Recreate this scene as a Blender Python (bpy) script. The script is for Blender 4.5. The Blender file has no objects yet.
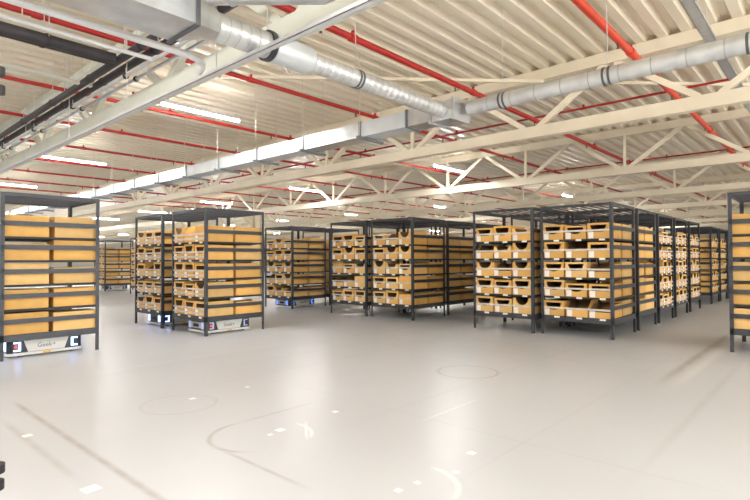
import bpy, bmesh, math, random
from mathutils import Matrix, Vector
random.seed(7)
scene = bpy.context.scene
COL = scene.collection
PI = math.pi

# ------------------------------------------------------------------ materials
def new_mat(name):
    m = bpy.data.materials.new(name); m.use_nodes = True
    nt = m.node_tree
    return m, nt, nt.nodes['Principled BSDF']

def simple(name, col, rough=0.5, metal=0.0, noise=0.0, scale=8.0, emit=None, estr=0.0, rnd=0.0, bump=0.0):
    m, nt, b = new_mat(name)
    b.inputs['Base Color'].default_value = (*col, 1)
    b.inputs['Roughness'].default_value = rough
    b.inputs['Metallic'].default_value = metal
    if emit:
        b.inputs['Emission Color'].default_value = (*emit, 1)
        b.inputs['Emission Strength'].default_value = estr
    if noise or rnd:
        tc = nt.nodes.new('ShaderNodeTexCoord')
        n = nt.nodes.new('ShaderNodeTexNoise'); n.inputs['Scale'].default_value = scale; n.inputs['Detail'].default_value = 3
        nt.links.new(tc.outputs['Object'], n.inputs['Vector'])
        mr = nt.nodes.new('ShaderNodeMapRange')
        mr.inputs['From Min'].default_value = .3; mr.inputs['From Max'].default_value = .7
        mr.inputs['To Min'].default_value = 1 - noise; mr.inputs['To Max'].default_value = 1 + noise
        nt.links.new(n.outputs['Fac'], mr.inputs['Value'])
        val = mr.outputs['Result']
        if rnd:
            oi = nt.nodes.new('ShaderNodeObjectInfo')
            m2 = nt.nodes.new('ShaderNodeMapRange')
            m2.inputs['To Min'].default_value = 1 - rnd; m2.inputs['To Max'].default_value = 1 + rnd
            nt.links.new(oi.outputs['Random'], m2.inputs['Value'])
            mu = nt.nodes.new('ShaderNodeMath'); mu.operation = 'MULTIPLY'
            nt.links.new(val, mu.inputs[0]); nt.links.new(m2.outputs['Result'], mu.inputs[1])
            val = mu.outputs[0]
        vm = nt.nodes.new('ShaderNodeVectorMath'); vm.operation = 'SCALE'
        vm.inputs[0].default_value = col
        nt.links.new(val, vm.inputs['Scale'])
        nt.links.new(vm.outputs[0], b.inputs['Base Color'])
        if bump:
            bp = nt.nodes.new('ShaderNodeBump'); bp.inputs['Strength'].default_value = bump; bp.inputs['Distance'].default_value = .01
            nt.links.new(n.outputs['Fac'], bp.inputs['Height']); nt.links.new(bp.outputs[0], b.inputs['Normal'])
    return m

M = {}
M['rack'] = simple('rack_metal', (.052, .056, .066), .45, .3, .1, 6)
M['board'] = simple('shelf_board', (.026, .027, .03), .6, .2, .1, 6)
M['kraft'] = simple('kraft_board', (.78, .44, .115), .62, 0, .07, 5, rnd=.13)
M['kraft_pale'] = simple('kraft_pale', (.79, .50, .18), .62, 0, .07, 5, rnd=.12)
M['kraft_shade'] = simple('kraft_shaded', (.22, .12, .045), .8, 0, .1, 6)  # darker kraft for inner faces, shade put into the colour
M['bin_shade'] = simple('bin_shade', (.03, .026, .024), .6, 0, .4, 18)  # near-black fill that paints the shade behind the bin openings
M['paper'] = simple('paper_label', (.90, .88, .85), .55, 0, .05, 30)
M['cream'] = simple('cream_steel', (.78, .70, .545), .45, 0, .05, 2)
M['mint'] = simple('pale_steel', (.68, .70, .61), .45, 0, .05, 2)
M['galv'] = simple('galvanised', (.64, .67, .69), .32, .75, .16, 5)
M['galv2'] = simple('galvanised_bright', (.66, .70, .73), .48, .45, .1, 3)
M['zinc'] = simple('zinc_bar', (.55, .57, .6), .35, .6, .08, 8)
M['steel_dark'] = simple('dark_zinc', (.20, .22, .24), .4, .5, .1, 8)
M['whitepipe'] = simple('white_pipe', (.74, .75, .78), .35, .2, .05, 8)
M['red'] = simple('red_pipe', (.40, .012, .009), .4, 0, .12, 4)
M['redor'] = simple('red_orange_pipe', (.58, .04, .014), .4, 0, .12, 4)
M['dark'] = simple('dark_insulation', (.026, .022, .026), .6, 0, .25, 5)
M['brass'] = simple('dull_brass', (.10, .08, .055), .45, .5)
M['black'] = simple('black_rubber', (.012, .012, .013), .6)
M['wire'] = simple('wire_steel', (.62, .60, .56), .4, .3)
M['robot_dark'] = simple('robot_dark', (.035, .038, .045), .35, .1, .08, 10)
M['robot_white'] = simple('robot_white', (.78, .78, .75), .35, 0, .03, 6)
M['robot_grey'] = simple('robot_grey', (.42, .43, .45), .4, .1, .05, 8)
M['ink'] = simple('grey_ink', (.10, .105, .12), .5)
M['blue'] = simple('blue_light', (.3, .45, 1), .3, emit=(.28, .45, 1.0), estr=3.2)
M['blue_dim'] = simple('blue_light_dim', (.25, .28, .35), .3, emit=(.5, .6, 1.0), estr=.3)
M['blue_mid'] = simple('blue_light_mid', (.1, .2, .6), .3, emit=(.15, .3, 1.0), estr=.7)
M['redlight'] = simple('red_light', (.8, .05, .03), .3, emit=(1, .05, .03), estr=1.6)
M['yellow'] = simple('yellow_plastic', (.85, .45, .03), .5)
M['tube'] = simple('lamp_tube', (1, 1, 1), .4, emit=(1.0, .985, .96), estr=135)
M['upfill'] = simple('upfill_glow', (1, 1, 1), .4, emit=(1.0, .97, .92), estr=22)  # added upward glow that brightens the deck, not an actual tube
M['lampbody'] = simple('lamp_body', (.8, .8, .78), .4)
M['wall'] = simple('wall_paint', (.74, .71, .65), .6, 0, .04, 1)
M['sticker'] = simple('white_sticker', (.93, .93, .92), .35)

def strap_mat():
    m, nt, b = new_mat('clear_strap')
    b.inputs['Base Color'].default_value = (.86, .82, .78, 1); b.inputs['Roughness'].default_value = .3
    tr = nt.nodes.new('ShaderNodeBsdfTransparent'); mx = nt.nodes.new('ShaderNodeMixShader')
    tc = nt.nodes.new('ShaderNodeTexCoord'); n = nt.nodes.new('ShaderNodeTexNoise'); n.inputs['Scale'].default_value = 7
    mr = nt.nodes.new('ShaderNodeMapRange'); mr.inputs['To Min'].default_value = .45; mr.inputs['To Max'].default_value = .9
    nt.links.new(tc.outputs['Object'], n.inputs['Vector']); nt.links.new(n.outputs['Fac'], mr.inputs['Value'])
    nt.links.new(mr.outputs[0], mx.inputs[0]); nt.links.new(tr.outputs[0], mx.inputs[1]); nt.links.new(b.outputs[0], mx.inputs[2])
    nt.links.new(mx.outputs[0], nt.nodes['Material Output'].inputs['Surface'])
    return m
M['strap'] = strap_mat()

def spiral_mat(name, axis, step, w, sc):
    m = simple(name, (.66, .68, .69), .42, .6, .12, 5)
    nt = m.node_tree; b = nt.nodes['Principled BSDF']; L = nt.links
    src = b.inputs['Base Color'].links[0].from_socket
    tc = nt.nodes.new('ShaderNodeTexCoord'); sp = nt.nodes.new('ShaderNodeSeparateXYZ'); L.new(tc.outputs['Object'], sp.inputs[0])
    def mth(op, a, c):
        n = nt.nodes.new('ShaderNodeMath'); n.operation = op; L.new(a, n.inputs[0]); n.inputs[1].default_value = c; return n.outputs[0]
    fr = mth('FRACT', mth('DIVIDE', sp.outputs[axis], step), 0)
    lt = mth('LESS_THAN', fr, w)
    mx = nt.nodes.new('ShaderNodeMix'); mx.data_type = 'RGBA'; mx.inputs['B'].default_value = (*sc, 1)
    L.new(lt, mx.inputs['Factor']); L.new(src, mx.inputs['A']); L.new(mx.outputs['Result'], b.inputs['Base Color'])
    return m
M['spiral'] = spiral_mat('spiral_duct', 0, .10, .09, (.47, .48, .48))
M['spiral_y'] = spiral_mat('spiral_duct_long', 1, .32, .04, (.45, .46, .47))

def deck_mat():
    m, nt, b = new_mat('deck_paint')
    tc = nt.nodes.new('ShaderNodeTexCoord'); n = nt.nodes.new('ShaderNodeTexNoise'); n.inputs['Scale'].default_value = .6; n.inputs['Detail'].default_value = 4
    nt.links.new(tc.outputs['Object'], n.inputs['Vector'])
    cr = nt.nodes.new('ShaderNodeValToRGB')
    cr.color_ramp.elements[0].color = (.74, .655, .50, 1); cr.color_ramp.elements[1].color = (.84, .775, .64, 1)
    cr.color_ramp.elements[0].position = .3; cr.color_ramp.elements[1].position = .7
    nt.links.new(n.outputs['Fac'], cr.inputs[0]); nt.links.new(cr.outputs[0], b.inputs['Base Color'])
    b.inputs['Roughness'].default_value = .36
    return m
M['deck'] = deck_mat()

def floor_mat():
    m, nt, b = new_mat('coated_concrete')
    L = nt.links
    def val(x):
        return x
    def math_(op, a, c=None, d=None, clamp=False):
        n = nt.nodes.new('ShaderNodeMath'); n.operation = op; n.use_clamp = clamp
        for i, v in enumerate((a, c, d)):
            if v is None: continue
            if isinstance(v, (int, float)): n.inputs[i].default_value = v
            else: L.new(v, n.inputs[i])
        return n.outputs[0]
    tc = nt.nodes.new('ShaderNodeTexCoord')
    sp = nt.nodes.new('ShaderNodeSeparateXYZ'); L.new(tc.outputs['Object'], sp.inputs[0])
    x, y = sp.outputs[0], sp.outputs[1]
    def noise(scale, detail=3, off=0):
        mp = nt.nodes.new('ShaderNodeMapping'); mp.inputs['Location'].default_value = (off, off * .7, off)
        L.new(tc.outputs['Object'], mp.inputs[0])
        n = nt.nodes.new('ShaderNodeTexNoise'); n.inputs['Scale'].default_value = scale; n.inputs['Detail'].default_value = detail
        L.new(mp.outputs[0], n.inputs['Vector']); return n.outputs['Fac']
    def smooth(v, lo, hi, a=0., c=1.):
        mr = nt.nodes.new('ShaderNodeMapRange'); mr.interpolation_type = 'SMOOTHSTEP'
        mr.inputs['From Min'].default_value = lo; mr.inputs['From Max'].default_value = hi
        mr.inputs['To Min'].default_value = a; mr.inputs['To Max'].default_value = c
        L.new(v, mr.inputs['Value']); return mr.outputs[0]
    def band(v, at, w):                                  # soft line around v == at
        return smooth(math_('ABSOLUTE', math_('SUBTRACT', v, at)), 0, w, 1, 0)
    def gate(v, lo, hi, s=.25):
        return math_('MULTIPLY', smooth(v, lo - s, lo + s), smooth(v, hi - s, hi + s, 1, 0))
    def dist(cx, cy):
        a = math_('SUBTRACT', x, cx); c = math_('SUBTRACT', y, cy)
        return math_('SQRT', math_('ADD', math_('MULTIPLY', a, a), math_('MULTIPLY', c, c)))
    marks = [
        math_('MULTIPLY', band(dist(5.45, 3.40), .36, .035), .75),
        math_('MULTIPLY', math_('MULTIPLY', band(dist(2.41, 3.42), .37, .035), math_('MULTIPLY', smooth(x, 2.3, 2.55, 1, 0), smooth(y, 3.1, 3.3))), .9),
        math_('MULTIPLY', math_('MULTIPLY', band(x, 2.04, .03), gate(y, 2.5, 3.3)), .75),
        math_('MULTIPLY', math_('MULTIPLY', band(y, 3.79, .03), gate(x, 2.5, 3.2)), .7),
        math_('MULTIPLY', band(dist(2.42, 4.72), .34, .03), .4),
        math_('MULTIPLY', math_('MULTIPLY', band(x, 1.385, .045), gate(y, 2.6, 5.9)), 1.0),
        math_('MULTIPLY', math_('MULTIPLY', band(x, 1.16, .05), gate(y, 3.7, 5.3)), .55),
        math_('MULTIPLY', math_('MULTIPLY', band(y, 1.50, .09), gate(x, 6.6, 13, .8)), 1.1),  # shadow along the floor seam, painted into the colour
        math_('MULTIPLY', math_('MULTIPLY', band(y, .98, .06), gate(x, 4, 8, 1)), .35),
        math_('MULTIPLY', math_('MULTIPLY', band(y, 1.78, .022), gate(x, 3.0, 12, 1)), .22),
        math_('MULTIPLY', math_('MULTIPLY', band(y, 3.05, .022), gate(x, 3.2, 8.5, 1)), .30),
        math_('MULTIPLY', math_('MULTIPLY', band(y, 5.18, .022), gate(x, 2.6, 12, 1)), .40),
        math_('MULTIPLY', math_('MULTIPLY', band(y, 5.90, .022), gate(x, 3.5, 16, 1)), .45),
        math_('MULTIPLY', math_('MULTIPLY', band(y, 6.55, .022), gate(x, 2, 12, 1)), .45),
        math_('MULTIPLY', math_('MULTIPLY', band(x, 5.80, .022), gate(y, 3.2, 9, 1)), .35),
        math_('MULTIPLY', math_('MULTIPLY', band(x, 6.95, .022), gate(y, 1, 12, 1)), .40),
        math_('MULTIPLY', math_('MULTIPLY', band(x, 7.70, .022), gate(y, 2, 14, 1)), .40),
        math_('MULTIPLY', math_('MULTIPLY', band(x, 3.62, .02), gate(y, .5, 5, .8)), .25),
        math_('MULTIPLY', band(dist(8.27, 4.81), .36, .03), .35),
        math_('MULTIPLY', band(dist(6.86, 3.40), .36, .03), .22),
        math_('MULTIPLY', band(dist(6.86, 6.22), .36, .03), .35),
        math_('MULTIPLY', band(dist(8.0, 1.99), .36, .03), .25)]
    dark = marks[0]
    for k in marks[1:]: dark = math_('MAXIMUM', dark, k)
    dark = math_('MULTIPLY', dark, smooth(noise(6, 3, 5), .25, .65, .55, 1))
    white = [
        math_('MULTIPLY', band(dist(2.45, 2.0), .34, .03), math_('MULTIPLY', smooth(x, 2.45, 2.6), math_('MULTIPLY', smooth(y, 1.95, 2.05, 1, 0), .9))),
        math_('MULTIPLY', band(dist(2.45, 3.35), .34, .025), math_('MULTIPLY', smooth(x, 2.6, 2.7), math_('MULTIPLY', smooth(y, 3.0, 3.1), smooth(y, 3.35, 3.45, 1, 0)))),
        math_('MULTIPLY', math_('MULTIPLY', band(math_('ADD', math_('MULTIPLY', x, .75), math_('MULTIPLY', y, -.62)), .05, .018), gate(x, 2.62, 2.85, .05)), gate(y, 2.9, 3.4, .1)),
        math_('MULTIPLY', math_('MULTIPLY', band(y, 1.335, .10), gate(x, 6.6, 13, .8)), .55),  # pale reflection beside the seam, painted as lighter floor
        math_('MULTIPLY', math_('MULTIPLY', band(y, 6.83, .02), gate(x, 2.2, 5.2, .3)), .6),
        math_('MULTIPLY', math_('MULTIPLY', band(y, 2.66, .015), gate(x, 3.6, 4.4, .1)), .7)]
    wh = white[0]
    for k in white[1:]: wh = math_('MAXIMUM', wh, k)
    big = noise(.35, 5, 1)
    cr = nt.nodes.new('ShaderNodeValToRGB')
    cr.color_ramp.elements[0].color = (.545, .56, .59, 1); cr.color_ramp.elements[1].color = (.60, .62, .655, 1)
    cr.color_ramp.elements[0].position = .35; cr.color_ramp.elements[1].position = .65
    L.new(big, cr.inputs[0])
    mx = nt.nodes.new('ShaderNodeMix'); mx.data_type = 'RGBA'
    mx.inputs['B'].default_value = (.30, .255, .225, 1)
    L.new(math_('MULTIPLY', dark, .62), mx.inputs['Factor']); L.new(cr.outputs[0], mx.inputs['A'])
    mw = nt.nodes.new('ShaderNodeMix'); mw.data_type = 'RGBA'; mw.inputs['B'].default_value = (.85, .84, .82, 1)
    L.new(math_('MULTIPLY', wh, .8), mw.inputs['Factor']); L.new(mx.outputs['Result'], mw.inputs['A'])
    L.new(mw.outputs['Result'], b.inputs['Base Color'])
    b.inputs['Roughness'].default_value = .33
    bp = nt.nodes.new('ShaderNodeBump'); bp.inputs['Strength'].default_value = .05; bp.inputs['Distance'].default_value = .01
    L.new(noise(3.0, 3, 2), bp.inputs['Height']); L.new(bp.outputs[0], b.inputs['Normal'])
    return m
M['floor'] = floor_mat()

# ------------------------------------------------------------------ mesh helpers
def box(bm, x0, x1, y0, y1, z0, z1):
    vs = [bm.verts.new((x, y, z)) for z in (z0, z1) for y in (y0, y1) for x in (x0, x1)]
    for f in ((0, 2, 3, 1), (4, 5, 7, 6), (0, 1, 5, 4), (2, 6, 7, 3), (0, 4, 6, 2), (1, 3, 7, 5)):
        bm.faces.new([vs[i] for i in f])

def prism(bm, pts, axis, a, b):
    """extrude a closed outline (list of 2-D points) along an axis between a and b"""
    def P(p, t):
        return {'x': (t, p[0], p[1]), 'y': (p[0], t, p[1]), 'z': (p[0], p[1], t)}[axis]
    A = [bm.verts.new(P(p, a)) for p in pts]; B = [bm.verts.new(P(p, b)) for p in pts]
    n = len(pts)
    bm.faces.new(A[::-1]); bm.faces.new(B)
    for i in range(n):
        bm.faces.new((A[i], A[(i + 1) % n], B[(i + 1) % n], B[i]))

def tube(bm, pts, r, seg=12, cap=True):
    """sweep a circle along a polyline; r is a number or one per point"""
    pts = [Vector(p) for p in pts]
    rs = r if isinstance(r, (list, tuple)) else [r] * len(pts)
    rings = []; up = None
    for i, p in enumerate(pts):
        d = (pts[min(i + 1, len(pts) - 1)] - pts[max(i - 1, 0)]).normalized()
        if up is None:
            up = Vector((0, 0, 1)) if abs(d.z) < .9 else Vector((1, 0, 0))
        s = d.cross(up).normalized(); u = s.cross(d).normalized(); up = u
        rings.append([bm.verts.new(p + rs[i] * (math.cos(t) * s + math.sin(t) * u)) for t in [2 * PI * k / seg for k in range(seg)]])
    for a, b in zip(rings, rings[1:]):
        for k in range(seg):
            f = bm.faces.new((a[k], a[(k + 1) % seg], b[(k + 1) % seg], b[k])); f.smooth = True
    if cap:
        bm.faces.new(rings[0][::-1]); bm.faces.new(rings[-1])

def beam(bm, a, b, w, h=None):
    """square bar between two points"""
    a, b = Vector(a), Vector(b); h = h or w
    d = (b - a).normalized(); up = Vector((0, 0, 1)) if abs(d.z) < .95 else Vector((1, 0, 0))
    s = d.cross(up).normalized(); u = s.cross(d).normalized()
    vs = [bm.verts.new(p + s * sx * w / 2 + u * su * h / 2) for p in (a, b) for sx, su in ((-1, -1), (1, -1), (1, 1), (-1, 1))]
    for f in ((3, 2, 1, 0), (4, 5, 6, 7), (0, 1, 5, 4), (1, 2, 6, 5), (2, 3, 7, 6), (3, 0, 4, 7)):
        bm.faces.new([vs[i] for i in f])

def rrect(x, y, r, n=5):
    pts = []
    for cx, cy, a0 in ((x - r, y - r, 0), (-x + r, y - r, 90), (-x + r, -y + r, 180), (x - r, -y + r, 270)):
        for k in range(n + 1):
            t = math.radians(a0 + 90 * k / n); pts.append((cx + r * math.cos(t), cy + r * math.sin(t)))
    return pts

def mesh(name, bm, mat, fix=True):
    if fix: bmesh.ops.recalc_face_normals(bm, faces=bm.faces)
    me = bpy.data.meshes.new(name); bm.to_mesh(me); bm.free()
    me.set_sharp_from_angle(angle=math.radians(40))
    for m in (mat if isinstance(mat, (list, tuple)) else [mat]): me.materials.append(m)
    return me

def obj(name, data, parent=None, loc=(0, 0, 0), rz=0.0):
    o = bpy.data.objects.new(name, data); COL.objects.link(o)
    o.location = loc; o.rotation_euler = (0, 0, rz)
    if parent: o.parent = parent
    return o

def mk(name, bm, mat, parent=None, loc=(0, 0, 0), rz=0.0):
    return obj(name, mesh(name, bm, mat), parent, loc, rz)

def tag(o, label, cat, group=None, kind=None):
    o['label'] = label; o['category'] = cat
    if group: o['group'] = group
    if kind: o['kind'] = kind
    return o

def thing(name, label, cat, loc=(0, 0, 0), rz=0.0, group=None):
    return tag(obj(name, None, None, loc, rz), label, cat, group)

def struct(name, bm, mat):
    o = mk(name, bm, mat); o['kind'] = 'structure'; return o

def BM(): return bmesh.new()

# ------------------------------------------------------------------ setting
X0, X1, Y0, Y1, ZD = -8.0, 62.0, -9.0, 74.0, 4.60
bm = BM(); box(bm, X0, X1, Y0, Y1, -.2, 0); struct('floor', bm, M['floor'])
bm = BM()                                                   # trapezoidal roof deck, ribs along X
pitch = .30; prof = []; y = Y0
while y < Y1:
    prof += [(y, ZD), (y + .12, ZD), (y + .17, ZD + .085), (y + .25, ZD + .085)]; y += pitch
prof.append((y, ZD))
a = [bm.verts.new((X0, p[0], p[1])) for p in prof]; b = [bm.verts.new((X1, p[0], p[1])) for p in prof]
for i in range(len(prof) - 1): bm.faces.new((a[i], a[i + 1], b[i + 1], b[i]))
o = obj('ceiling', mesh('ceiling', bm, M['deck'], False)); o['kind'] = 'structure'
for nm, bx in (('wall_back', (X1, X1 + .2, Y0, Y1)), ('wall_front', (X0 - .2, X0, Y0, Y1)),
               ('wall_left', (X0, X1, Y1, Y1 + .2)), ('wall_right', (X0, X1, Y0 - .2, Y0))):
    bm = BM(); box(bm, *bx, 0, ZD + .2); struct(nm, bm, M['wall'])

# roof trusses along Y
TX = [3.15, 8.42, 13.6] + [18.8 + 5.2 * k for k in range(8)]
ORD = ['closest overhead', 'second', 'third', 'fourth', 'fifth', 'sixth', 'seventh', 'eighth', 'ninth', 'tenth', 'farthest']
TL = ['pale roof truss beside the hanging dark pipes and conduit', 'cream roof truss right above and behind the long silver air duct',
      'cream roof truss next beyond the one behind the silver duct'] + \
     [f'cream lattice roof truss, {w} beyond the silver duct' for w in ('third', 'fourth', 'fifth', 'sixth', 'seventh', 'eighth', 'ninth', 'tenth')]
def chord(bm, x, y0, y1, z, w, h):
    box(bm, x - w / 2, x + w / 2, y0, y1, z, z + h)
for i, x in enumerate(TX):
    dz = .07 if i == 0 else 0.0
    y0, y1 = (Y0 + .02, Y1 - .02)
    t = thing('roof_truss', TL[i], 'truss', (x, 0, 3.46 + dz), 0, 'lattice roof trusses')
    zb, zt = .0, .96
    cm = M['mint'] if i == 0 else M['cream']
    bm = BM(); chord(bm, 0, y0, y1, zb, .16, .19); mk('bottom_chord', bm, cm, t)
    bm = BM(); chord(bm, 0, y0, y1, zt, .16, ZD - 3.46 - zt - dz); mk('top_chord', bm, cm, t)
    far = BM(); nfar = 0
    k = -5
    ymax = [20, 20, 30, 40, 48][i] if i < 5 else 60
    while True:
        yk = 1.30 + 2.62 * k; k += 1
        if yk > ymax: break
        if yk < -6: continue
        mem = []
        if i > 1 or (i == 1 and yk > 6): mem.append(((0, yk, zb + .19), (0, yk, zt), .055, 'upright'))
        for s in (-1, 1): mem.append(((0, yk + s * .12, zb + .18), (0, yk + s * 1.24, zt + .01), .085, 'diagonal'))
        for p, q, w, nm in mem:
            if i < 5 and -4 < yk < 24:
                bm = BM(); beam(bm, p, q, w); mk(nm, bm, cm, t)
            else:
                beam(far, p, q, w); nfar += 1
    if nfar:
        o = mk('web_members', far, cm, t); o['kind'] = 'stuff'
    else: far.free()

# steel column under the third truss
bm = BM()
cx, cy = 13.6, 19.5
box(bm, cx - .13, cx + .13, cy - .13, cy - .11, 0, 3.46); box(bm, cx - .13, cx + .13, cy + .11, cy + .13, 0, 3.46)
box(bm, cx - .01, cx + .01, cy - .12, cy + .12, 0, 3.46); box(bm, cx - .2, cx + .2, cy - .2, cy + .2, 0, .03)
struct('column', bm, M['cream'])

# diagonal wind brace of the roof (flat bar under the deck)
bm = BM(); beam(bm, (4.1, 7.8, 4.36), (8.30, 3.65, 4.36), .05)
tag(mk('wind_brace', bm, M['cream']), 'thin cream diagonal brace under the deck before the silver duct', 'brace', 'roof braces')
bm = BM(); beam(bm, (8.55, 3.42, 4.36), (13.4, -1.4, 4.36), .05)
tag(mk('wind_brace', bm, M['cream']), 'thin cream diagonal brace under the deck beyond the silver duct', 'brace', 'roof braces')

# ------------------------------------------------------------------ red sprinkler pipes
def sprinkler_run(p, q, r, label, step=2.9, mat='red', heads=True):
    p, q = Vector(p), Vector(q)
    t = thing('sprinkler_pipe', label, 'pipe', p, 0, 'red sprinkler pipes')
    d = q - p; L = d.length; d.normalize()
    bm = BM(); tube(bm, [(0, 0, 0), d * L], r, 10); mk('pipe', bm, M[mat], t)
    s = 1.3
    hb, cb = None, None
    while s < min(L, 24):
        if hb is None:
            bm = BM(); tube(bm, [(0, 0, -r * .8), (0, 0, -r - .02), (0, 0, -r - .05), (0, 0, -r - .06), (0, 0, -r - .065)], [.012, .016, .01, .022, .022], 8)
            hb = mesh('sprinkler_head', bm, M['brass'])
            bm = BM(); tube(bm, [d * -.05, d * .05], r * 1.25, 10); box(bm, -.012, .012, -.02, .02, r, r + .05)
            cb = mesh('pipe_clip', bm, M[mat])
        if heads: obj('sprinkler_head', hb, t, d * s)
        obj('pipe_clip', cb, t, d * (s + .55)); s += step
    return t
rows = [(2.08, .05, 'redor', 'orange-red sprinkler pipe crossing the upper right ceiling'),
        (4.56, .045, 'red', 'red sprinkler pipe above the round branch duct'),
        (6.80, .036, 'red', 'red sprinkler pipe beyond the round branch duct'),
        (9.45, .032, 'red', 'red sprinkler pipe just past the closest hanging tube light'),
        (11.70, .032, 'red', 'red sprinkler pipe second past the closest hanging tube light'),
        (14.02, .03, 'red', 'red sprinkler pipe just before the second hanging tube light'),
        (16.4, .03, 'red', 'red sprinkler pipe just past the second hanging tube light'),
        (18.8, .03, 'red', 'red sprinkler pipe two past the second hanging tube light'),
        (21.2, .03, 'red', 'red sprinkler pipe by the third hanging tube light on the left'),
        (23.6, .03, 'red', 'red sprinkler pipe far down the left side of the hall'),
        (25.6, .03, 'red', 'farthest red sprinkler pipe down the left side')]
for y, r, m, lb in rows:
    sprinkler_run((-3, y, 4.2), (50, y, 4.2), r, lb, mat=m)
sprinkler_run((3.62, 3.9, 4.10), (3.62, 15, 4.10), .025, 'thin red feed pipe running beside the pale roof truss', heads=False)
sprinkler_run((10.1, -4, 4.30), (10.1, 20, 4.30), .022, 'thin red feed pipe just beyond the silver duct', heads=False)
sprinkler_run((16.6, -4, 4.30), (16.6, 20, 4.30), .022, 'thin red feed pipe beyond the third roof truss', heads=False)

# ------------------------------------------------------------------ ventilation ducts
DX, DZ = 5.83, 3.372
def rod(parent, x, y, z0, z1=ZD, r=.0045, name='hanger_rod'):
    bm = BM(); tube(bm, [(x, y, z0), (x, y, z1 + .02)], r, 6); return mk(name, bm, M['wire'], parent)
t = thing('rectangular_air_duct', 'long rectangular galvanised air duct hung below the second truss', 'air duct', (DX, 4.1, DZ))
zb, zt = -.075 , .155
bounds = [4.14, 4.62] + [5.55 + 1.37 * k for k in range(18)]
for y0, y1 in zip(bounds, bounds[1:]):
    bm = BM(); box(bm, -.02, .30, y0 - 4.1, y1 - 4.1 - .004, zb, zt)
    mk('duct_section', bm, random.choice([M['galv2'], M['galv']]), t)
for y in bounds[1:]:
    bm = BM(); box(bm, -.035, .315, y - 4.1 - .018, y - 4.1 + .018, zb - .015, zt + .015); mk('flange', bm, M['steel_dark'], t)
for y in bounds[2:]:
    bm = BM(); box(bm, -.16, .44, y - 4.1 - .09, y - 4.1 - .05, zb - .05, zb - .012); mk('support_bar', bm, M['steel_dark'], t)
    rod(t, -.10, y - 4.1 - .07, zb - .04, ZD - DZ)
    rod(t, .38, y - 4.1 - .07, zb - .04, ZD - DZ)
t = thing('round_air_duct', 'long round spiral air duct running off to the upper right', 'air duct', (DX + .12, 3.66, DZ + .03))
def spiral(bm, L, r, axis, step=.09, amp=.0012):
    pts = []; rs = []; n = int(L / step)
    for k in range(n):
        s = k * step
        for ds, dr in ((0, 0), (step * .42, 0), (step * .46, amp), (step * .54, amp), (step * .58, 0)):
            pts.append(Vector(axis) * (s + ds)); rs.append(r + dr)
    pts.append(Vector(axis) * L); rs.append(r)
    tube(bm, pts, rs, 24)
bm = BM(); spiral(bm, 11.5, .095, (0, -1, 0), .16); mk('duct_tube', bm, M['spiral_y'], t)
for s in (.48, 1.75, 3.05, 4.6):
    for e in (0, .06):
        bm = BM(); tube(bm, [(0, -s - e - .012, 0), (0, -s - e + .012, 0)], .102, 24); mk('clamp_ring', bm, M['ink'], t)
for s in (.5, 1.78, 3.08):
    rod(t, 0, -s, .10, ZD - DZ - .03)

BY, BZ = 3.93, DZ
t = thing('branch_air_duct', 'round spiral branch duct with silencer drum joining the long duct', 'air duct', (2.0, BY, BZ))
bm = BM(); box(bm, -4.2, .02, -.24, .22, -.15, .15); mk('rectangular_end', bm, M['galv'], t)
bm = BM(); box(bm, .02, .05, -.26, .24, -.17, .17); mk('flange', bm, M['ink'], t)
bm = BM(); A = []; B = []
for k in range(20):
    th = 2 * PI * (k + .5) / 20; cxs, czs = math.cos(th), math.sin(th); s = 1 / max(abs(cxs), abs(czs))
    A.append(bm.verts.new((.05, -.01 + .23 * cxs * s, .15 * czs * s))); B.append(bm.verts.new((.32, .12 * cxs, .12 * czs)))
for k in range(20): bm.faces.new((A[k], A[(k + 1) % 20], B[(k + 1) % 20], B[k]))
mk('transition_piece', bm, M['galv'], t)
bm = BM(); tube(bm, [(.31, 0, 0), (.36, 0, 0), (.37, 0, 0), (.38, 0, 0), (.80, 0, 0)], .12, 24); spi = BM()
bm.free(); spi.free()
bm = BM(); spiral(bm, .55, .12, (1, 0, 0), .11); mk('spiral_tube', bm, M['spiral'], t, (.31, 0, 0))
bm = BM(); tube(bm, [(.85, 0, 0), (.90, 0, 0)], .142, 24); mk('black_collar', bm, M['robot_dark'], t)
bm = BM(); tube(bm, [(.90, 0, 0), (.91, 0, 0), (1.36, 0, 0), (1.37, 0, 0), (1.40, 0, 0)], [.10, .135, .135, .13, .10], 28); mk('silencer_drum', bm, M['galv2'], t)
bm = BM(); tube(bm, [(1.12 + .05 * math.cos(a), 0, -.13 - .07 * math.sin(a)) for a in [PI * k / 10 for k in range(11)]], .006, 6); mk('pull_ring', bm, M['wire'], t)
bm = BM(); spiral(bm, 2.36, .098, (1, 0, 0), .10); mk('spiral_tube', bm, M['spiral'], t, (1.40, 0, 0))
for e in (0, .05):
    bm = BM(); tube(bm, [(2.03 + e, 0, 0), (2.055 + e, 0, 0)], .105, 24); mk('clamp_ring', bm, M['ink'], t)
bm = BM(); box(bm, 3.70, 4.07, -.18, .18, -.13, .13); mk('joint_box', bm, M['galv'], t)
for e in (-.2, .17):
    bm = BM(); box(bm, 3.68, 4.09, e, e + .03, -.15, .15); mk('flange', bm, M['zinc'], t)
for x in (.87, 2.05): rod(t, x, 0, .1, ZD - BZ)

# big duct fitting crossing the top of the view
rgt = Vector((math.sin(math.radians(42.07)), -math.cos(math.radians(42.07)), 0))
t = thing('large_duct_drum', 'large round silver duct drum cut off by the top edge', 'air duct', (2.36, 2.98, 3.47))
bm = BM()
tube(bm, [rgt * -.6, rgt * -.42, rgt * .26, rgt * .34, rgt * .38], [.20, .20, .20, .17, .10], 28); mk('drum', bm, M['galv'], t)
bm = BM(); tube(bm, [rgt * -.44, rgt * -.42], .21, 28); mk('collar', bm, M['zinc'], t)
rod(t, 0, 0, .2, ZD - 3.47)

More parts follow.
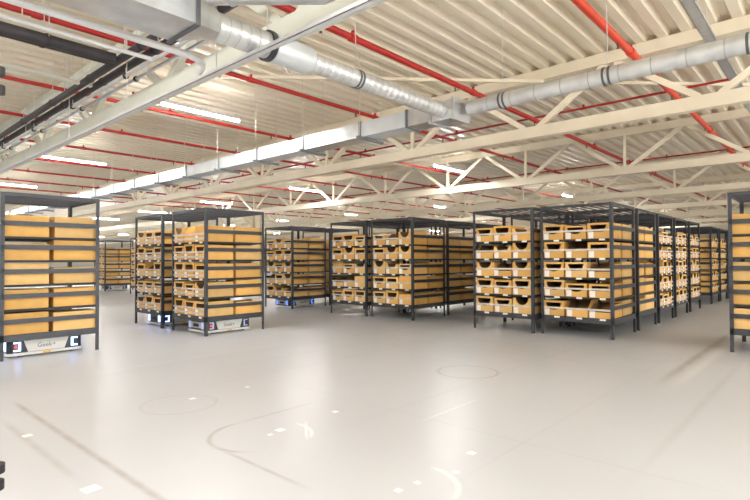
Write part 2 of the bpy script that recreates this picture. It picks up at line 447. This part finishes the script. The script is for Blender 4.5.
# ------------------------------------------------------------------ pipes at the upper left
def hang(t, pts, ztop):
    for x, y, z in pts: rod(t, x, y, z, ztop)
for k, (x, lb) in enumerate(((2.60, 'black insulated pipe of the hanging pair, on the camera side'), (2.765, 'black insulated pipe of the hanging pair, on the truss side'))):
    xs = 6.30 if k == 0 else 6.12
    t = thing('insulated_pipe', lb, 'pipe', (x, 3.6, 3.88), 0, 'black insulated pipes along the truss')
    bm = BM(); tube(bm, [(0, 0, 0), (0, 21, 0)], .048, 14); mk('pipe', bm, M['dark'], t)
    for s in (1.2, 2.4, 4.0, 5.6, 7.2, 9.2, 11.4):
        bm = BM(); tube(bm, [(0, s - .02, 0), (0, s + .02, 0)], .056, 14); mk('pipe_clamp', bm, M['black'], t)
        rod(t, 0, s, .06, ZD - 3.88)
for k, (y, z, lb) in enumerate(((6.58, 3.86, 'thick black insulated cross pipe, lower of the two at upper left'), (6.76, 3.90, 'thick black insulated cross pipe, upper of the two at upper left'))):
    t = thing('insulated_pipe', lb, 'pipe', (-3, y, z), 0, 'black insulated cross pipes')
    bm = BM(); tube(bm, [(0, 0, 0), (5.525, 0, 0)], .066, 14); mk('pipe', bm, M['dark'], t)
    for s in (3.9, 4.8):
        bm = BM(); tube(bm, [(s - .02, 0, 0), (s + .02, 0, 0)], .074, 14); mk('pipe_clamp', bm, M['black'], t)
        rod(t, s, -.065, .0, ZD - z)
for x, lb in ((2.73, 'grey steel conduit hung next to the black pipes'), (2.862, 'grey steel conduit hung closest to the pale truss')):
    t = thing('conduit', lb, 'conduit', (x, 4.8, 3.74), 0, 'grey conduits along the truss')
    bm = BM(); tube(bm, [(0, 0, 0), (0, 16, 0)], .022, 10); mk('pipe', bm, M['zinc'], t)
    for s in (.06, 1.95, 3.9, 5.9, 8):
        bm = BM(); tube(bm, [(0, s - .02, 0), (0, s + .02, 0)], .036, 10); mk('pipe_clamp', bm, M['black'], t)
        rod(t, 0, s, .03, ZD - 3.74)
# cable tray (strut rail)
t = thing('cable_tray', 'long bright metal cable tray crossing the upper left view', 'cable tray', (2.68, -2, 3.20))
bm = BM(); box(bm, -.03, .03, 0, 22, 0, .006); box(bm, -.03, -.025, 0, 22, 0, .04); box(bm, .025, .03, 0, 22, 0, .04); mk('rail', bm, M['whitepipe'], t)
for s in (4.4, 6.5, 8.6, 10.7, 13, 15):
    rod(t, 0, s, .0, ZD - 3.20)
t = thing('cable_conduit', 'thick white conduit bending down onto the cable tray', 'conduit', (-3, 4.5, 3.30))
bm = BM(); tube(bm, [(0, 0, 0), (5.38, 0, 0), (5.50, .03, 0), (5.58, .09, -.005), (5.63, .19, -.012), (5.66, .30, -.018)], .032, 14); mk('pipe', bm, M['whitepipe'], t)
for s in (4.2, 5.1): rod(t, s, 0, .03, ZD - 3.3)
t = thing('cable_conduit', 'thin white conduit parallel to the thick bent one', 'conduit', (-3, 4.85, 3.30))
bm = BM(); tube(bm, [(0, 0, 0), (5.2, 0, 0)], .02, 12); mk('pipe', bm, M['whitepipe'], t)
for s in (4.15, 4.95): rod(t, s, 0, .02, ZD - 3.3)
bm = BM(); box(bm, -1, 3.05, 7.86, 7.94, 3.86, 3.90)
tag(mk('ceiling_strut', bm, M['mint']), 'pale flat strut passing below the black pipe pair', 'strut')
t = thing('cable_tray', 'grey metal tray crossing above the round duct at upper right', 'cable tray', (4.6, 1.20, 4.2))
bm = BM(); box(bm, 0, 26, -.06, .06, 0, .006); box(bm, 0, 26, -.06, -.055, 0, .05); box(bm, 0, 26, .055, .06, 0, .05); mk('rail', bm, M['zinc'], t)
for s in (1, 3, 5.9, 8): rod(t, s, 0, .0, ZD - 4.2)

# ------------------------------------------------------------------ tube lights
def lamp(x, y, label):
    t = thing('ceiling_light', label, 'light', (x, y, 4.03), 0, 'hanging tube lights')
    if 'housing' not in lamp.__dict__:
        bm = BM(); prism(bm, [(-.028, .085), (-.024, .085), (-.024, .05), (.024, .05), (.024, .085), (.028, .085), (.042, .03), (-.042, .03)], 'x', -.76, .76); lamp.housing = mesh('housing', bm, M['lampbody'])
        bm = BM(); box(bm, -.75, .75, -.02, .02, .052, .056); lamp.up = mesh('upfill_strip', bm, M['upfill'])  # glowing strip added on top to light the deck
        bm = BM(); prism(bm, [(-.030, .03), (-.026, .008), (-.012, -.002), (.012, -.002), (.026, .008), (.030, .03)], 'x', -.75, .75); lamp.tube = mesh('tube', bm, M['tube'])
    obj('housing', lamp.housing, t); obj('tube', lamp.tube, t); obj('upfill_strip', lamp.up, t)
    for s in (-.6, .6): rod(t, s, 0, .08, ZD - 4.03, .002, 'suspension_wire')
col_w = ['closest', 'second', 'third', 'fourth', 'fifth', 'sixth']
LXs = [-3.7, 4.8, 12.75, 21.9, 30.6, 39.2, 48]
LYs = [-4.4, 2.05, 8.52, 15.05, 21.4, 27.9, 34.4, 41, 47.4, 53.8, 60.2, 66.6]
for i, x in enumerate(LXs):
    for j, y in enumerate(LYs):
        if y == 2.05 and x > 0: continue
        if x > 32 and (y > 30 or y < 2): continue
        lb = f'white tube light, {["closest","first","second","third","fourth","fifth","sixth","seventh","eighth","ninth","tenth","eleventh"][j]} along the hall in the {["rearmost","left-hand","second","third","fourth","fifth","last"][i]} row'
        lamp(x, y, lb)

# ------------------------------------------------------------------ racks
W = 1.27; HW = W / 2; RH = 2.34
LV = [.345, .70, 1.045, 1.39, 1.725]
def post_mesh():
    bm = BM(); s = .052
    prism(bm, [(0, 0), (s, 0), (s, .005), (.005, .005), (.005, s), (0, s)], 'z', 0, RH)
    for k in range(38):                                 # keyhole slots down both flanges
        z = .07 + k * .06
        box(bm, .022, .030, -.0012, .0005, z, z + .018); box(bm, -.0012, .0005, .022, .030, z, z + .018)
    me = mesh('post', bm, [M['rack'], M['black']])
    for i, p in enumerate(me.polygons):
        if i >= 8: p.material_index = 1
    return me
POST = post_mesh()
bm = BM(); box(bm, -HW + .008, HW - .008, -HW + .008, HW - .008, -.032, 0); SHELF = mesh('shelf', bm, M['board'])
bm = BM()
for s in (-1, 1):
    box(bm, s * HW - .004, s * HW + .004, -HW, HW, -.09, .004)
    box(bm, -HW, HW, s * HW - .004, s * HW + .004, -.09, .004)
BASE = mesh('base_frame', bm, M['rack'])
bm = BM()
for s in (-1, 1):
    box(bm, s * HW - .006, s * HW + .006, -HW, HW, RH - .05, RH)
    box(bm, -HW, HW, s * HW - .006, s * HW + .006, RH - .05, RH)
TOPF = mesh('top_frame', bm, M['rack'])
bm = BM(); box(bm, -HW, HW, -.011, .011, RH - .026, RH - .010); TOPB = mesh('top_bar', bm, M['rack'])
bm = BM(); box(bm, -HW + .01, HW - .01, -.003, .003, -.034, .034); RAIL = mesh('side_rail', bm, M['rack'])
bm = BM(); box(bm, -.002, .002, -HW + .02, HW - .02, -.016, .016); STRAP = mesh('retaining_strap', bm, M['strap'])
bm = BM(); box(bm, -.0015, .0015, -.05, .05, -.016, .016); TAGM = mesh('shelf_tag', bm, M['paper'])

def rack(px, py, label, rot=0, tags=True, wide_strap=False):
    t = thing('mobile_rack', label, 'rack', (px + HW, py + HW, 0), rot, 'grey mobile shelving racks')
    for sx, sy, a in ((-1, -1, 0), (1, -1, PI / 2), (1, 1, PI), (-1, 1, -PI / 2)):
        obj('post', POST, t, (sx * (HW + .004), sy * (HW + .004), 0), a)
    obj('base_frame', BASE, t, (0, 0, LV[0]))
    obj('top_frame', TOPF, t)
    for k in range(7): obj('top_bar', TOPB, t, (0, -HW + W * (k + 1) / 8, 0))
    for k, z in enumerate(LV):
        sh = obj('shelf', SHELF, t, (0, 0, z))
        if tags:
            for i in range(3): obj('shelf_tag', TAGM, sh, (-HW - .0065 if k == 0 else -HW + .0055, (1 - i) * .40 - .06, -.018))
        for s in (-1, 1): obj('side_rail', RAIL, t, (0, s * (HW + .001), z + .185))
        obj('retaining_strap', STRAP, t, (-HW + .002, 0, z + .145))
        if wide_strap: obj('retaining_strap', STRAP, t, (-HW + .002, 0, z + .055))
    return t

# ------------------------------------------------------------------ boxes
BL, BW = .582, .372
def arc_hole(kind, H, w):
    if kind == 'dee':
        pts = [(-w * .38, H * .88), (w * .38, H * .88)]
        pts += [(w * .38 * math.cos(a), H * .82 - H * .44 * math.sin(a)) for a in [PI * k / 12 for k in range(13)]]
        return pts
    if kind == 'slot': return [(-w * .37, H * .86), (w * .37, H * .86), (w * .37, H * .50), (-w * .37, H * .50)]
    if kind == 'trap': return [(-w * .38, H * .88), (w * .38, H * .88), (w * .25, H * .44), (-w * .25, H * .44)]
def bin_mesh(kind, H, mat):
    bm = BM(); t = .006; w, L = BW / 2, BL / 2
    inner0 = None
    def panel(outline, hole=None):
        es = []
        vo = [bm.verts.new((-L, p[0], p[1])) for p in outline]
        es += [bm.edges.new((vo[i], vo[(i + 1) % len(vo)])) for i in range(len(vo))]
        if hole:
            vh = [bm.verts.new((-L, p[0], p[1])) for p in hole]
            es += [bm.edges.new((vh[i], vh[(i + 1) % len(vh)])) for i in range(len(vh))]
        r = bmesh.ops.triangle_fill(bm, edges=es, use_beauty=True)
        fs = [g for g in r['geom'] if isinstance(g, bmesh.types.BMFace)]
        e = bmesh.ops.extrude_face_region(bm, geom=fs)
        bmesh.ops.translate(bm, verts=[g for g in e['geom'] if isinstance(g, bmesh.types.BMVert)], vec=(t, 0, 0))
    full = [(-w, 0), (w, 0), (w, H), (-w, H)]
    lid = True
    if kind in ('dee', 'slot', 'trap'): panel(full, arc_hole(kind, H, BW))
    elif kind == 'notch':
        lid = False
        n = [(-w, 0), (w, 0), (w, H), (w * .72, H)] + [(w * .70 * math.cos(a), H - H * .45 * math.sin(a)) for a in [PI * k / 12 for k in range(13)]] + [(-w * .72, H), (-w, H)]
        panel(n)
    elif kind == 'low':
        lid = False; panel([(-w, 0), (w, 0), (w, H * .45), (-w, H * .45)])
    else: panel(full)
    if kind == 'low':
        for s in (-1, 1):
            y0, y1 = sorted((s * w, s * (w - t)))
            prism(bm, [(-L + t, 0), (L, 0), (L, H), (-L + .22, H), (-L + t, H * .45)], 'y', y0, y1)
    else:
        for s in (-1, 1):
            y0, y1 = sorted((s * w, s * (w - t))); box(bm, -L + t, L, y0, y1, 0, H)
    box(bm, L - t, L, -w + t, w - t, 0, H); box(bm, -L + t, L - t, -w + t, w - t, 0, t)
    if lid: box(bm, -L + t, L - t, -w + t, w - t, H - t, H)
    if kind == 'flaps':
        pass
    nf = len(bm.faces)
    if kind in ('dee', 'slot', 'trap', 'notch'):                # added dark block standing in for the shade inside the bin
        box(bm, -L + .07, L - .03, -w + .02, w - .02, t, H * .5)
    me = mesh('cardboard_bin', bm, [mat, M['bin_shade'], M['kraft_shade']])
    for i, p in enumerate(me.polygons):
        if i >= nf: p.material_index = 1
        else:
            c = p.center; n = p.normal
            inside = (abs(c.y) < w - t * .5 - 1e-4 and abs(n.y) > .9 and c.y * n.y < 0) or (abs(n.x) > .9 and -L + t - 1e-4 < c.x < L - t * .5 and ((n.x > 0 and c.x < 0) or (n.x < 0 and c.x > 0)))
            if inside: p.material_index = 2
    return me
def flap_mesh(H, mat):                                          # box with its top flaps standing up
    bm = BM(); t = .006; w, L = BW / 2, BL / 2
    for s in (-1, 1):
        y0, y1 = sorted((s * w, s * (w - t))); box(bm, -L, L, y0, y1, 0, H)
        x0, x1 = sorted((s * L, s * (L - t))); box(bm, x0, x1, -w + t, w - t, 0, H)
        prism(bm, [(s * w, H), (s * (w - t), H), (s * (w - .07), H + .10), (s * (w - .064), H + .104)], 'x', -L, L)
    prism(bm, [(-L, H), (-L + t, H), (-L + .05, H + .10), (-L + .044, H + .104)], 'y', -w + .02, w - .02)
    box(bm, -L + t, L - t, -w + t, w - t, 0, t)
    return mesh('cardboard_bin', bm, mat)
VAR = {}
for kind in ('dee', 'slot', 'trap', 'notch', 'low', 'plain'):
    for H in (.295, .27, .235):
        for mk_ in ('kraft', 'kraft_pale'):
            VAR[kind, H, mk_] = bin_mesh(kind, H, M[mk_])
VAR['flaps'] = flap_mesh(.19, M['kraft'])
bm = BM(); box(bm, -.0012, .0006, -.045, .045, -.055, .055); LABELM = mesh('paper_label', bm, M['paper'])
bm = BM(); box(bm, -.035, .035, -.0012, .0006, -.03, .03); SIDELAB = mesh('paper_label', bm, M['paper'])

LEVELN = ['bottom', 'fourth', 'third', 'second', 'top']
KW = {'dee': 'round-cut', 'slot': 'slot-cut', 'trap': 'window-cut', 'notch': 'open notched', 'low': 'low-fronted', 'plain': 'plain', 'flaps': 'open-flapped'}
count = [0]
def bin_at(px, py, rot, lv, i, j, kind, rackname, H=None, lab=True, side=None, rnd=random):
    """i: 0 = local -Y column .. 2 = local +Y column; j: 0 = front (local -X), 1 = back"""
    H = H or rnd.choice((.295, .27, .27, .235))
    mt = rnd.choice(('kraft', 'kraft', 'kraft_pale'))
    me = VAR['flaps'] if kind == 'flaps' else VAR[kind, H, mt]
    lx = (-1 if j == 0 else 1) * (HW - BL / 2 - .020) + rnd.uniform(-.006, .006)
    ly = (i - 1) * .40 + rnd.uniform(-.006, .006)
    a = rnd.uniform(-.035, .035) + (PI if j == 1 else 0)
    c, s = math.cos(rot), math.sin(rot)
    o = obj('cardboard_bin', me, None, (px + HW + lx * c - ly * s, py + HW + lx * s + ly * c, LV[lv] + .001), rot + a)
    if side is None:
        pos = ['right', 'middle', 'left'][i] if j == 0 else ['rear right', 'rear middle', 'rear left'][i]
    else: pos = side
    lb = f'{KW[kind]} kraft bin, {pos}, {LEVELN[lv]} shelf, {rackname}'
    tag(o, lb, 'box', 'cardboard bins on the racks')
    if lab and j == 0 and kind in ('dee', 'slot', 'trap', 'notch', 'plain', 'low'):
        obj('paper_label', LABELM, o, (-BL / 2, BW / 2 - .06, .062))
    if lab and rnd.random() < .4 and (i == 0 or (i == 2 and side)):
        ysgn = -1 if (j == 0) else 1
        if side and i == 2: ysgn = -ysgn
        obj('paper_label', SIDELAB, o, ((BL / 2 - .06) * (-1 if j == 1 else 1), ysgn * BW / 2, .17), 0 if ysgn < 0 else PI)
    count[0] += 1
    return o
def pick(rnd, open_=.25):
    r = rnd.random()
    if r < .34: return 'dee'
    if r < .50: return 'trap'
    if r < .66: return 'slot'
    if r < .86: return 'notch'
    return 'low'

# label of the rack, short phrase used in the labels of its bins
R_ = PI / 2
RACKS = [
 # x, y, rot, which boxes, rack label, phrase
 (1.80, 8.56, 0, 'side2', 'grey mobile rack carried by the robot at the far left edge', 'left-edge rack'),
 (4.88, 8.55, 0, 'full', 'grey mobile rack carried by the red-lit white robot', 'rack on the red-lit robot'),
 (4.89, 10.27, 0, 'full', 'grey mobile rack carried by the blue-glowing robot, just behind another', 'rack on the blue-lit robot'),
 (9.18, 11.42, 0, 'full', 'mobile rack half hidden behind the robot-carried rack, facing an aisle', 'half-hidden aisle rack'),
 (10.62, 11.42, 0, 'edge', 'mobile rack mostly hidden, directly behind the half-hidden aisle rack', 'rack behind the half-hidden aisle rack'),
 (9.17, 8.56, 0, 'front', 'left one of the two central full racks, no robot below', 'left central rack'),
 (9.19, 7.15, 0, 'full', 'right one of the two central full racks, corner toward camera', 'right central rack'),
 (10.61, 7.16, 0, 'edge', 'shaded rack directly behind the right central rack', 'shaded rack behind centre'),
 (9.05, 4.22, 0, 'full', 'left front rack of the block on the right', 'left front rack of right block'),
 (9.16, 2.85, 0, 'full', 'corner rack of the right block, closest to the camera aisle', 'corner rack of right block'),
 (10.68, 2.86, 0, 'edge', 'second rack along the right row, boxes side on', 'second rack of right row'),
 (12.18, 2.86, R_, 'front', 'third rack along the right row, bin openings toward the aisle', 'third rack of right row'),
 (13.68, 2.86, R_, 'front', 'fourth rack along the right row, bin openings toward the aisle', 'fourth rack of right row'),
 (15.28, 2.86, R_, 'front', 'fifth rack of the right row, last before the gap', 'fifth rack of right row'),
 (18.25, 2.86, R_, 'rotcorner', 'first rack after the gap in the right row', 'first rack past the gap'),
 (19.8, 2.86, R_, 'front', 'second rack after the gap in the right row', 'second rack past the gap'),
 (21.35, 2.86, R_, 'few', 'third rack after the gap, last one in view', 'third rack past the gap'),
 (10.70, 4.24, 0, 'none', 'grey rack frame standing behind the left front rack of the right block', ''),
 (12.20, 4.24, 0, 'none', 'grey rack frame two deep behind the left front rack of the right block', ''),
 (13.70, 4.24, 0, 'none', 'grey rack frame three deep behind the left front rack of the right block', ''),
 (10.64, 8.57, 0, 'none', 'grey rack frame standing behind the left central rack', ''),
 (12.08, 7.17, 0, 'none', 'grey rack frame behind the shaded rack at the centre', ''),
 (9.10, -.06, R_, 'rotside', 'rack cut off by the right edge of the picture', 'right-edge rack'),
 (9.18, 24.9, 0, 'full', 'farthest small rack seen past the left-edge rack', 'farthest left rack'),
 (9.18, 20.9, 0, 'far', 'second farthest rack, behind the blue-lit robot rack', 'second farthest left rack'),
]
# bins of the racks the photograph shows best: front column left to right, top shelf first
LAY = {
 9: ['dee dee trap', 'trap low slot', 'dee trap low', 'dee dee slot', 'dee low low'],
 8: ['trap dee notch', 'low notch notch', 'notch low notch', 'dee dee dee', 'dee trap notch'],
 6: ['notch low notch', 'slot notch notch', 'notch notch dee', 'dee slot plain', 'dee dee plain'],
 5: ['dee dee dee', 'slot notch slot', 'plain dee notch', 'low low plain', 'dee dee dee'],
}
for idx, (x, y, rot, mode, lb, ph) in enumerate(RACKS):
    rnd = random.Random(100 + idx)
    rack(x, y, lb, rot, tags=idx in (1, 2, 3, 5, 6, 8, 9, 11, 12), wide_strap=idx in (1, 2, 11, 12, 13))
    near = idx not in (14, 15, 16, 23, 24, 4)
    for lv in range(5):
        if mode in ('full', 'front', 'rotcorner'):
            for i in range(3):
                kind = pick(rnd)
                if idx in LAY: kind = LAY[idx][4 - lv].split()[2 - i]
                if idx == 1 and lv == 4: kind = ['plain', 'flaps', 'notch'][i]
                if idx in (1, 2) and kind == 'dee': kind = 'trap'
                bin_at(x, y, rot, lv, i, 0, kind, ph, lab=near, rnd=rnd)
        if mode == 'full' and not (idx in (2, 8, 24)):
            bin_at(x, y, rot, lv, 0, 1, rnd.choice(('plain', 'plain', 'notch')), ph, lab=near, rnd=rnd)
        if mode == 'edge':
            for j in (0, 1):
                if idx == 4 and j == 1: continue
                bin_at(x, y, rot, lv, 0, j, 'plain', ph, lab=near, rnd=rnd, side=('front side', 'rear side')[j])
        if mode == 'side2':
            for i in (0, 1):
                for j in (0, 1):
                    H = .235 if i else None
                    s = ('left half', 'right half')[j] + (', inner row' if i else '')
                    o = bin_at(x, y, rot, lv, i, j, 'plain', ph, H=H or rnd.choice((.295, .27, .235)), lab=near, rnd=rnd, side=s)
                    if lv == 4 and i == 0: o.scale.z = 1.12 if j == 0 else 1.05
        if mode == 'rotcorner':
            bin_at(x, y, rot, lv, 2, 1, 'plain', ph, lab=False, rnd=rnd)
        if mode == 'rotside':
            bin_at(x, y, rot, lv, 2, 1, 'plain', ph, H=.295 if lv != 2 else .27, lab=False, rnd=rnd, side='visible end')
            bin_at(x, y, rot, lv, 1, 1, 'plain', ph, H=.27, lab=False, rnd=rnd, side='inner row')
        if mode == 'rotside': bin_at(x, y, rot, lv, 2, 0, 'plain', ph, H=.27, lab=False, rnd=rnd, side='end cut off by frame')
        if mode == 'few':
            for i in (0, 1, 2): bin_at(x, y, rot, lv, i, 0, pick(rnd), ph, lab=False, rnd=rnd)
        if mode == 'far':
            for i in (1, 2): bin_at(x, y, rot, lv, i, 0, pick(rnd), ph, lab=False, rnd=rnd)
print('bins', count[0])

# ------------------------------------------------------------------ robots
def text_mesh(body, size, depth=.001):
    cu = bpy.data.curves.new('lettering', 'FONT'); cu.body = body; cu.size = size; cu.extrude = depth; cu.align_x = 'CENTER'; cu.align_y = 'CENTER'
    o = bpy.data.objects.new('lettering', cu); COL.objects.link(o)
    dg = bpy.context.evaluated_depsgraph_get()
    me = bpy.data.meshes.new_from_object(o.evaluated_get(dg)); bpy.data.objects.remove(o)
    me.materials.clear(); me.materials.append(M['ink']); return me
LETTER = text_mesh('Geek+', .088)
def robot(cx, cy, label, lit='blue', rz=0.0, red=True):
    t = thing('transport_robot', label, 'robot', (cx, cy, 0), rz, 'low white transport robots')
    bl = {'blue': M['blue'], 'dimblue': M['blue_mid']}.get(lit, M['blue_dim'])
    lx, ly = .485, .355
    bm = BM(); prism(bm, rrect(lx, ly, .07), 'z', .035, .235); c = mk('body', bm, M['robot_dark'], t)
    bm = BM(); prism(bm, rrect(lx + .012, ly + .012, .08), 'z', .022, .060); mk('bumper', bm, M['robot_white'], t)
    bm = BM(); prism(bm, rrect(lx - .01, ly - .01, .07), 'z', .232, .246); mk('top_cover', bm, M['robot_grey'], t)
    bm = BM(); tube(bm, [(0, 0, .245), (0, 0, .252)], .26, 32); mk('lift_plate', bm, M['robot_dark'], t)
    for sx in (-1, 1):
        for sy in (-1, 1):
            bm = BM(); tube(bm, [(sx * .34, sy * .30 - .02, .03), (sx * .34, sy * .30 + .02, .03)], .03, 14); mk('caster', bm, M['black'], t)
    for s in (-1, 1):
        bm = BM(); prism(bm, [(-.29, .232), (.29, .232), (.235, .066), (-.235, .066)], 'y', *sorted((s * (ly - .002), s * (ly + .008))))
        p = mk('side_panel', bm, M['robot_white'], t)
        L = obj('lettering', LETTER, p, (0, s * (ly + .0088), .145)); L.rotation_euler = (PI / 2, 0, 0 if s < 0 else PI)
        bm = BM(); box(bm, -.05, .05, *sorted((s * (ly + .008), s * (ly + .02))), .026, .05); mk('bumper_marker', bm, M['yellow'], t)
        for e in (-1, 1):
            bm = BM()                                        # C-shaped lamp round a dark window
            y0, y1 = sorted((s * (ly - .002), s * (ly + .006)))
            xo, xi = e * .325, e * .415
            a0, a1 = sorted((xo, xi))
            box(bm, a0, a1, y0, y1, .195, .215); box(bm, a0, a1, y0, y1, .085, .105)
            b0, b1 = sorted((xo, xo + e * .03)); box(bm, b0, b1, y0, y1, .105, .195)
            lp = mk('corner_lamp', bm, bl, t)
            if red and s < 0 and e < 0:
                bm = BM(); box(bm, -.40, -.372, y0, y1 - .001, .13, .17); mk('stop_button', bm, M['redlight'], t)
    for e in (-1, 1):
        bm = BM(); box(bm, *sorted((e * (lx - .002), e * (lx + .006))), -.24, .24, .095, .205); w = mk('end_panel', bm, M['robot_grey'] if lit != 'blue' else M['robot_dark'], t)
        bm = BM(); box(bm, *sorted((e * (lx + .005), e * (lx + .009))), -.10, .10, .12, .18); mk('scanner_window', bm, M['black'], w)
        for s in (-1, 1):
            bm = BM(); box(bm, *sorted((e * (lx + .003), e * (lx + .008))), *sorted((s * .19, s * .275)), .085, .215); mk('corner_lamp', bm, bl, t)
    return t
robot(2.42, 9.11, 'white and black robot with blue corner lamps under the left-edge rack')
robot(5.50, 9.12, 'white robot with a red button and unlit lamps under the second rack', lit='red')
robot(5.52, 10.92, 'robot with bright blue corner lamp behind the red-buttoned robot', red=False)
robot(9.80, 12.06, 'distant robot glowing blue under the half-hidden aisle rack', lit='dimblue', red=False)
robot(9.82, 25.5, 'tiny far robot under the farthest left rack', lit='dim', red=False)
robot(9.82, 21.5, 'tiny far robot under the second farthest left rack', red=False)

# ------------------------------------------------------------------ floor stickers
STK = [(a, b, c * .55) for a, b, c in [(1.17, 3.37, .085), (1.19, 4.77, .06), (2.59, 3.38, .06), (2.47, 3.35, .035), (3.23, 3.41, .05), (3.23, 4.79, .045), (2.60, 4.80, .055), (3.18, 1.96, .05), (2.83, 1.86, .035), (2.54, 1.95, .035), (2.38, 1.97, .04)]]
SL = ['largest white floor sticker at the bottom left', 'white floor sticker beside the dark line on the left', 'white floor sticker inside the curved tyre mark', 'small white floor sticker touching another inside the tyre curve',
      'bright white floor sticker right of the white scuffs', 'pale yellowish floor sticker ahead of the tyre curve', 'white floor sticker in the small ring mark',
      'bright white floor sticker at the bottom centre right', 'small white floor sticker above the white curved scuff', 'faint round floor sticker left of the white curved scuff', 'faintest floor sticker, next to the round one']
for (x, y, s), lb in zip(STK, SL):
    bm = BM(); prism(bm, [(-s, -s), (s, -s), (s, s), (-s, s)], 'z', 0, .0012)
    o = mk('floor_sticker', bm, M['sticker'], None, (x, y, .0003), random.uniform(-.1, .1)); tag(o, lb, 'sticker', 'white floor stickers')

# fill lamps added behind the camera to brighten rack fronts and floor
for i, (x, y) in enumerate(((-3.2, 1.0), (1.5, -3.5), (-2.5, -4.5), (-3.5, 5.5))):
    l = bpy.data.lights.new('camera_fill', 'AREA'); l.shape = 'RECTANGLE'; l.size = 2.2; l.size_y = 1.2; l.energy = 100; l.color = (1, .97, .93)
    o = bpy.data.objects.new('camera_fill', l); COL.objects.link(o); o.location = (x, y, 4.2)
    d = Vector((6, 6, 1.2)) - o.location; o.rotation_euler = d.to_track_quat('-Z', 'Y').to_euler()

# daylight from the gates in the right-hand wall
for x, tgt, en in ((8.0, (10, 3, .8), 380), (15.0, (14, 3, 1.2), 90), (24.0, (22, 3, 1.5), 90)):
    l = bpy.data.lights.new('gate_daylight', 'AREA'); l.shape = 'RECTANGLE'; l.size = 4.5; l.size_y = 2.6; l.energy = en; l.color = (1, .99, .97)
    o = bpy.data.objects.new('gate_daylight', l); COL.objects.link(o); o.location = (x, -8.6, 2.2)
    d = Vector(tgt) - o.location; o.rotation_euler = d.to_track_quat('-Z', 'Y').to_euler()

# black stand right beside the camera, only its knobs reach into the frame
t = thing('tripod_stand', 'black blurred stand knobs cut off by the left edge', 'stand', (0.2735, 1.3385, 0))
bm = BM(); tube(bm, [(0, 0, .03), (0, 0, 2.2)], .0025, 10); mk('pole', bm, M['black'], t)
for a in (2.4, 3.9, 5.4):
    bm = BM(); tube(bm, [(0, 0, .35), (.20 * math.cos(a), .20 * math.sin(a), .012)], .006, 8); mk('leg', bm, M['black'], t)
for z, r in ((1.780, .0135), (1.740, .0140), (.931, .0200), (.896, .0190)):
    bm = BM(); tube(bm, [(0, 0, z - .009), (0, 0, z + .009)], r, 14); mk('knob', bm, M['black'], t)

# ------------------------------------------------------------------ camera and look
f, yaw, pit, rol = 514.75, math.radians(42.07), math.radians(1.12), math.radians(-.257)
fwd0 = Vector((math.cos(yaw), math.sin(yaw), 0)); R0 = Vector((math.sin(yaw), -math.cos(yaw), 0)); Zv = Vector((0, 0, 1))
F = fwd0 * math.cos(pit) + Zv * math.sin(pit); U = Zv * math.cos(pit) - fwd0 * math.sin(pit)
Rr = R0 * math.cos(rol) + U * math.sin(rol); Ur = U * math.cos(rol) - R0 * math.sin(rol)
cam = bpy.data.cameras.new('camera'); co = bpy.data.objects.new('camera', cam); COL.objects.link(co)
cam.sensor_width = 36; cam.lens = f * 36 / 750; cam.clip_start = .05; cam.clip_end = 300
m = Matrix((Rr, Ur, -F)).transposed().to_4x4(); m.translation = Vector((0, 0, 1.37)); co.matrix_world = m
scene.camera = co
w = bpy.data.worlds.new('world'); scene.world = w; w.use_nodes = True
w.node_tree.nodes['Background'].inputs[0].default_value = (1, .97, .92, 1)
w.node_tree.nodes['Background'].inputs[1].default_value = .3
scene.view_settings.view_transform = 'Standard'
scene.view_settings.look = 'None'
scene.view_settings.exposure = 0.89
scene.view_settings.gamma = 1.04
scene.cycles.use_denoising = True
scene.cycles.max_bounces = 10; scene.cycles.diffuse_bounces = 8; scene.cycles.transparent_max_bounces = 12
scene.cycles.sample_clamp_indirect = 6
